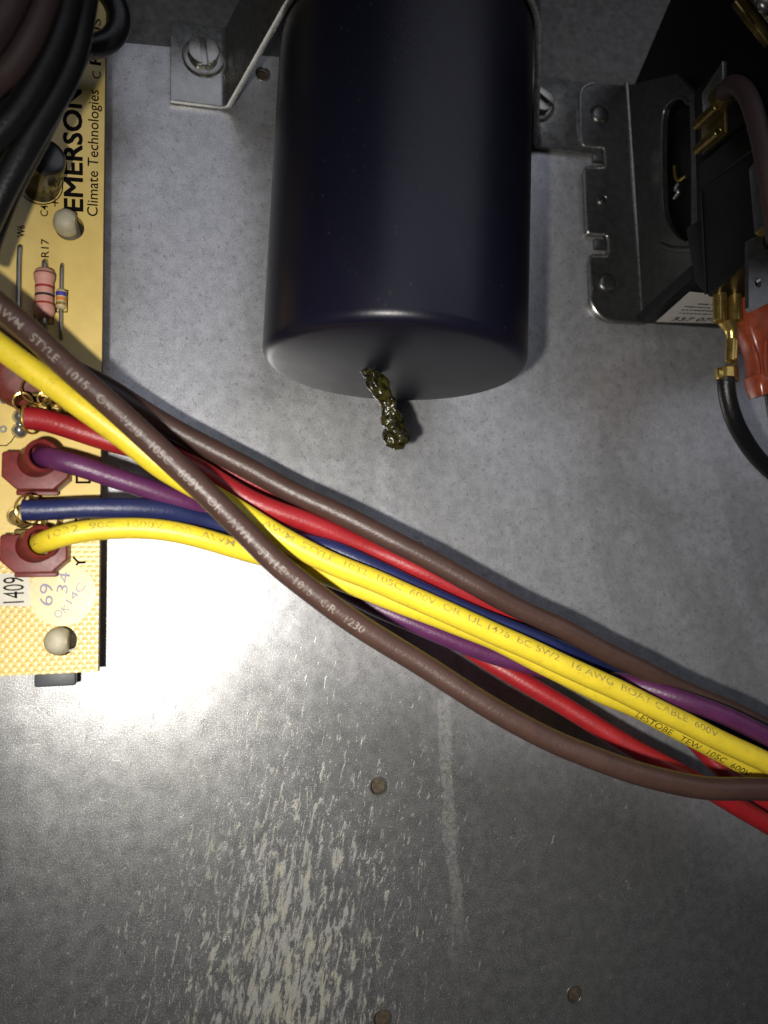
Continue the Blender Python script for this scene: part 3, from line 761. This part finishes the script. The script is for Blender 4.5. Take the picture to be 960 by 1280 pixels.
# crimp of the partly hidden terminal behind
p = WP['redB'][1]
brass_terminal(WP['redB'][0], at(46, 487, 15), (0.2, 0.1, 1), [(55, 498, 0.9, 14)], (40, 492, 60, 493, 13.5))

# printing on the wires
e, p = WP['brownA']
wire_text('AWM   STYLE   1015   OR   1230   105C   600V   OR   AWM   STYLE   1015   OR   1230', p, 2, WR, 0.98, -0.12, e, 'print_pale', adv=1.125)
e, p = WP['yellowB']
wire_text('STYLE  1032  90C  1000V  OR  AWM', p, 47, 1.38, 0.92, 0.42, e, 'print_grey', adv=1.39)
wire_text('LESTOBE   TEW  105C  600V', p, 795, 1.38, 1.0, -0.55, e, 'print_black', adv=1.12)
e, p = WP['yellowA']
wire_text('AWM  STYLE  1032  105C  600V  OR  UL 1426  BC 5W2   16 AWG  BOAT CABLE  600V', p, 325, WR, 0.92, 0.42, e, 'print_grey', adv=1.43)

# thick dark bundle in the upper left corner, close to the lens
mk('bk1', 'brown', [(34, -60, 44), (22, -20, 43), (2, 25, 42), (-35, 75, 42)], 'shade-dimmed brown wire in the extreme upper left corner', mat='wire_brown_dim')
mk('bk2', 'brown', [(70, -60, 41), (60, -15, 40), (44, 30, 39), (12, 82, 38), (-35, 122, 38)], 'shade-dimmed brown wire just right of the corner one, above the black cables', mat='wire_brown_dim')
mk('bl1', 'black', [(92, -60, 39), (88, -15, 38), (80, 22, 37), (60, 78, 36), (28, 132, 35), (-25, 190, 34)], 'black wire with a bright streak next to the two brown ones')
mk('bl2', 'black', [(112, -60, 37), (107, -15, 36), (102, 25, 35), (88, 80, 34), (55, 142, 33), (20, 205, 32), (-8, 258, 31), (-28, 300, 30)], 'black wire at the right edge of the corner bundle, covering the board lettering')
mk('bl3', 'black', [(66, -40, 33), (70, 40, 32), (50, 100, 31), (22, 160, 30), (-25, 240, 29)], 'black wire deeper inside the corner bundle')
mk('bl4', 'black', [(100, 60, 28), (74, 118, 28), (45, 172, 28), (20, 222, 27.5), (-4, 280, 27), (-25, 335, 26)], 'lowest black wire of the corner bundle with faint lettering', r=1.45)
e, p = WP['bl4']; wire_text('TE', p, 12, 1.45, 0.9, 0.1, e, 'print_pale')
mk('bl5', 'black', [(66, -60, 36), (54, 0, 35), (36, 60, 34), (8, 108, 33), (-30, 150, 32)], 'black wire in the gap beneath the two shade-dimmed brown ones')
# loop of thick cable lying on the board's upper end
mk('loop', 'black', [(70, -50, 17), (104, -34, 17), (126, -20, 17), (143, 2, 16.5), (150, 28, 16), (141, 50, 15.6), (120, 60, 15.4), (90, 60, 15.2), (55, 54, 15)],
   'thick black cable loop bulging past the top of the circuit board', r=1.6, smooth=10)

# ================================================================== contactor on its stamped bracket
uL = at(794, 256, 1.4).x
con = root('contactor', 'black plastic contactor relay on a stamped metal bracket at the right', 'contactor', at(805, 405, 0))
def A_(px, py, w=1.3): return at(px, py, w)
def arc(cx, cy, r, a0, a1, n=6, w=1.3): return [at(cx + r * math.cos(a0 + (a1 - a0) * i / n), cy + r * math.sin(a0 + (a1 - a0) * i / n), w) for i in range(n + 1)]
PI = math.pi
out = [A_(782, 107), A_(742, 104)] + arc(740, 120, 15, -PI / 2 * 0.9, -PI, 5)[1:] + [A_(727, 177)] + arc(733, 178, 5, PI, PI / 2, 3)[1:] + [A_(748, 184)] + arc(751, 189, 5, -PI / 2, 0, 3) + [A_(757, 203), A_(757, 208), A_(735, 210)] + arc(735, 214, 4, -PI / 2, -PI, 3)[1:] + \
      [A_(734, 286)] + arc(739, 287, 5, PI, PI / 2, 3)[1:] + [A_(754, 293)] + arc(755, 298, 5, -PI / 2, 0, 3) + [A_(761, 314), A_(760, 319), A_(741, 320)] + arc(741, 324, 4, -PI / 2, -PI, 3)[1:] + [A_(739, 368)] + arc(772, 368, 34, PI, PI / 2, 9)[1:] + [A_(806, 404)]
hs_ = []
bp = prism(out, (0, 0, -1.15), holes=[circle(A_(753, 250), 0.75, 16)], bev=0.0)
# roll the upper rim a little
base = finish('base_plate', bp, 'bracket', con, angle=40)
rimpts = relax(spline([q + Z * -0.05 for q in out[1:]], 0.25), 2)
finish('rolled_rim', tube(rimpts, 0.33, 10), 'strap', base)  # rim in brighter metal than the plate, painting in its highlight
for px, py, r_ in ((749, 144, 1.75), (758, 354, 1.75)):
    finish('rivet_dimple', lathe([(r_ * 1.1, -0.1), (r_, 0.35), (r_ * 0.8, 0.62), (r_ * 0.55, 0.70), (0, 0.72)], A_(px, py), Z, 28), 'bracket', base, angle=60)
finish('rivet_dimple', ring(A_(753, 250), Z, 1.1, 0.72, -0.2, 0.3, n=24, r=0.1), 'bracket', base)
for px, py in ((748, 197), (750, 306)):
    finish('locating_lug', obox(at(px, py, 0.5), (2.6, 0, 0), (0, 2.0, 0), (0, 0, 0.9), 0.3), 'bracket', base)
# the upright wall of the bracket, bent up from the base, with a rounded opening
def U_(px, py, du=0.0): return at_u(px, py, uL + du)
wall = [U_(784, 107), U_(804, 404), U_(866, 349), U_(872, 300), U_(868, 118), U_(846, 92)]
op = [U_(x_, y_) for x_, y_ in ((829, 150), (832, 136), (840, 126), (852, 122), (862, 130), (864, 200), (864, 300), (856, 302), (846, 296), (836, 282), (830, 262), (828, 200))]
bw = prism(wall, (0.9, 0, 0), holes=[op])
wl = finish('bracket_wall', bw, 'bracket', con, angle=40)
finish('bend', tube([at(783, 106, 1.0) , at(793.5, 256, 1.0), at(804, 404.5, 1.0)], 0.62, 14), 'strap', wl)  # bend in brighter metal than the wall, its highlight put into colour
finish('opening_rim', tube(spline([q + Vector((-0.1, 0, 0)) for q in op[9:] + op[:5]], 0.2), 0.30, 10), 'bracket', wl)
finish('stiffening_rib', tube(spline([U_(826, 306, -0.2), U_(840, 311, -0.2), U_(866, 312, -0.2)], 0.3), 0.5, 12), 'bracket', wl)
# plastic body behind and above the wall
def Pm(lst, du, ext, bev): return prism([U_(x_, y_, du) for x_, y_ in lst], (ext, 0, 0), bev=bev)
finish('body', Pm([(789, 112), (806, 402), (869, 345), (872, 300), (1015, 235), (1060, -170), (862, -60)], 1.6, 46, 0.6), 'plastic', con)
low = Pm([(801, 404.5), (866, 347), (863, 331), (800, 389)], -0.9, 44, 0.35)
finish('lower_flange', low, 'plastic_grey', con)
cover = finish('front_cover', Pm([(873, 205), (940, 150), (1040, 70), (1055, 236), (960, 306), (884, 372), (879, 340)], -1.6, 40, 0.5), 'plastic', con)
finish('cover_rib', Pm([(857, 285), (870, 277), (882, 368), (868, 352)], -1.0, 6, 0.25), 'plastic_grey', con)
finish('upper_cover', Pm([(868, 112), (1040, -50), (1040, 66), (940, 146), (874, 200)], -0.5, 40, 0.5), 'plastic', con)
tpx = [(878, 233), (942, 186)]
finish('cover_ridge', tube([U_(878, 233, -1.62), U_(946, 184, -1.62)], 0.16, 8), 'plastic_grey', cover)
finish('cover_ridge', tube([U_(876, 240, -1.62), U_(882, 368, -1.62)], 0.2, 8), 'plastic_grey', cover)
# coil leads glinting inside the opening
q0 = U_(844, 209, 3.5)
finish('coil_lead', tube(relax(spline([U_(843, 208, 1.2), U_(844, 220, 0.9), U_(848, 226, 0.8), U_(857, 220, 0.8)], 0.2), 3), 0.26, 10), 'brass', con)
finish('coil_lead', tube(relax(spline([U_(848, 229, 0.9), U_(844, 236, 0.8), U_(848, 240, 0.7), U_(843, 248, 0.9)], 0.15), 2), 0.30, 10), 'solder', con)
# white label on the underside
vB = at_u(803, 404.5, uL - 0.9).y - 0.06
lb = [at_v(x_, y_, vB) for x_, y_ in ((820, 402.5), (862, 365), (935, 372), (945, 405))]
lab = finish('label', prism(lb, (0, 0.05, 0)), 'label', con)
dn = Vector((0, -1, 0))
flat_text('337 074', at_v(838, 400.5, vB), at_v(893, 402, vB), 1.75, dn, lab, 'ink', off=0.02, lift=0.03)
bm_ = None
for (x0, y0, x1, y1) in ((848, 391.5, 890, 393), (846, 387, 892, 389), (852, 383, 888, 385), (872, 380, 890, 381)):
    P0, P1 = at_v(x0, y0, vB - 0.04), at_v(x1, y1, vB - 0.04); n_ = 9; d = (P1 - P0) / n_
    for i in range(n_):
        if random.random() < 0.85:
            bm_ = obox(P0 + d * (i + 0.5), d * random.uniform(0.45, 0.85), (0, 0.02, 0), (0, 0, 0.45), bm=bm_)
finish('label_print', bm_, 'ink', lab)
# upper blade and push-on terminal of the curved brown wire
bl = [U_(903, 76, -3), U_(903.5, 108, -3), U_(893, 140, -3), U_(879, 150, -3), U_(877, 117, -3)]
finish('blade', prism(bl, (0.8, 0, 0), bev=0.08), 'screw', con)
eW = mk('brT', 'brown', [(905, 120, 31), (908, 109, 33), (917, 104, 35), (930, 113, 37), (941, 135, 38.5), (950, 168, 39.5), (957, 205, 40), (964, 250, 40), (972, 300, 40)],
        'brown wire arching down from the upper terminal of the contactor', r=1.35, smooth=8, mat='wire_brown_dim')[0]
tm = None
for px, py in ((897, 132), (898, 164)):
    q = at(px, py, 31.0)
    rl = finish('rolled_edge', ring(q, Z, 0.72, 0.48, -5.2, 0.0, n=28, r=0.08), 'dull_dim_brass', eW)
q0, q1 = at(908, 131, 31.0), at(909, 166, 31.0)
finish('receptacle_plate', obox((q0 + q1) / 2 - Z * 2.8, q1 - q0, (0.6, 0, 0), Z * 5.4, 0.12), 'dull_dim_brass', eW)
finish('crimp', ring(at(906, 118, 31.2), Vector((0.1, 0.3, 1)), 1.75, 1.45, -1.6, 0.5, n=30, r=0.12), 'dull_dim_brass', eW)
# second blade seen edge-on at the right
finish('blade', prism([U_(936, 212, -2.6), U_(941, 204, -2.6), U_(975, 180, -2.6), U_(975, 268, -2.6), U_(943, 292, -2.6)], (0.7, 0, 0), bev=0.08), 'bracket', con)
finish('blade_foot', prism([U_(943, 292, -2.9), U_(956, 280, -2.9), U_(962, 286, -2.9), U_(950, 296, -2.9)], (1.0, 0, 0), bev=0.1), 'brass', con)
# lower tab and screw clamp
finish('terminal_tab', prism([at(936, 300, 34), at(990, 270, 34), at(990, 372, 34), at(962, 378, 34), at(940, 389, 34), at(936, 384, 34)], (0, 0, -0.8), holes=[circle(at(947.5, 353, 34), 0.55, 16, 0.75)]), 'bracket', con)
d1 = (at(962, 47, 39) - at(928, 4, 39)); n1 = Z.cross(d1).normalized()
for off_, wd in ((0.0, 0.7), (-1.5, 0.5)):
    finish('clamp_plate', obox(at(945, 24, 39) + n1 * (off_ + 0.2), d1 * 1.25, n1 * wd, Z * 0.9, 0.12), 'dull_dim_brass', con)
finish('clamp_top', obox(at(960, 6, 40.5), d1 * 1.1, n1 * 3.0, Z * 0.9, 0.2), 'screw', con)
finish('clamp_screw', lathe([(2.0, 0), (2.0, 0.5), (1.5, 1.1), (0, 1.4)], at(957, 3, 41), Z, 32), 'screw', con, angle=60)

# black wire with its bare brass push-on terminal below the contactor
eB, pB = mk('blT', 'black', [(908, 462, 21), (908, 478, 21), (909.5, 496, 20.5), (917, 525, 19.5), (932, 552, 18), (955, 580, 16), (990, 612, 14)],
            'black wire hanging from the brass terminal under the contactor', r=1.35, smooth=8)
rx = at(909, 374, 22)
for px in (900, 919):
    q0, q1 = at(px - 1, 346, 22.2), at(px, 402, 22.2)
    finish('rolled_edge', ring(q1, q0 - q1, 1.05, 0.78, 0, (q0 - q1).length, n=28, r=0.1), 'brass', eB)
q0, q1 = at(909, 350, 21.4), at(910, 404, 21.4)
finish('receptacle_plate', obox((q0 + q1) / 2, (4.6, 0, 0), q1 - q0, (0, 0, 0.4), 0.1), 'brass', eB)
pts = spline([at(909, 400, 21.4), at(914, 412, 21.3), at(915, 425, 21.2)], 0.2)
finish('neck', tube(pts, lambda q: 1.5 - 0.75 * q, 20), 'brass', eB)
q0, q1 = at(914, 424, 21.2), at(913, 452, 21.2)
finish('conductor_crimp', ring(q1, q0 - q1, 0.82, 0.45, 0, (q0 - q1).length, n=26, r=0.12), 'brass', eB)
finish('conductor_crimp', ring(q1 + Vector((0.35, 0, 0.35)), q0 - q1, 0.55, 0.3, 0.2, (q0 - q1).length - 0.3, n=20, r=0.1), 'brass', eB)
q0, q1 = at(907, 461, 21), at(907.5, 474, 21)
finish('insulation_crimp', ring(q1, q0 - q1, 1.62, 1.30, 0, (q0 - q1).length, n=32, r=0.1), 'brass', eB)
finish('crimp_ear', obox(q1 + Vector((-1.4, 0.5, 0.6)), (1.1, 0, 0), (0, 1.4, 0), (0, 0, 0.9), 0.2), 'brass', eB)
finish('crimp_strip', obox(at(916, 450, 20.6), (1.5, 0, 0), (0, 7.0, 0), (0, 0, 0.5), 0.15), 'dull_dim_brass', eB)

# clear red insulated terminal at the right edge
eR, pR_ = mk('blR', 'black', [(962, 492, 20), (966, 520, 19.5), (980, 560, 19)], 'dark wire below the clear red insulated terminal at the right edge', r=0.9, smooth=4)
secs = [(372, 922, 990, 5.2), (392, 922, 990, 5.6), (415, 924, 990, 5.4), (432, 932, 986, 4.8), (446, 936, 982, 4.4), (468, 938, 978, 4.2), (472, 936, 979, 4.6), (486, 939, 974, 4.4), (497, 943, 968, 3.6)]
b = bmesh.new(); rows = []
for py, xa, xb, dp in secs:
    l_, r_ = at(xa, py, 21), at(xb, py - 6, 21); c_ = (l_ + r_) / 2; hw = (r_ - l_).length / 2; row = []
    for i in range(28):
        a = 2 * PI * i / 28; ca, sa = math.cos(a), math.sin(a)
        ex = 0.55
        row.append(b.verts.new(c_ + (r_ - l_).normalized() * hw * math.copysign(abs(ca) ** ex, ca) + Z * dp / 2 * math.copysign(abs(sa) ** ex, sa)))
    rows.append(row)
for A, B in zip(rows, rows[1:]):
    for i in range(28): b.faces.new((A[i], A[(i + 1) % 28], B[(i + 1) % 28], B[i]))
b.faces.new(rows[0][::-1]); b.faces.new(rows[-1])
ins = finish('terminal_housing', b, 'insul2', eR, angle=40)
finish('moulded_rib', tube(spline([at(940, 432, 23.4), at(946, 450, 23.2), at(948, 468, 23.1)], 0.3), 0.35, 10), 'insul2', ins)
finish('moulded_rib', tube(spline([at(957, 425, 23.6), at(956, 448, 23.3), at(958, 470, 23.1)], 0.3), 0.35, 10), 'insul2', ins)
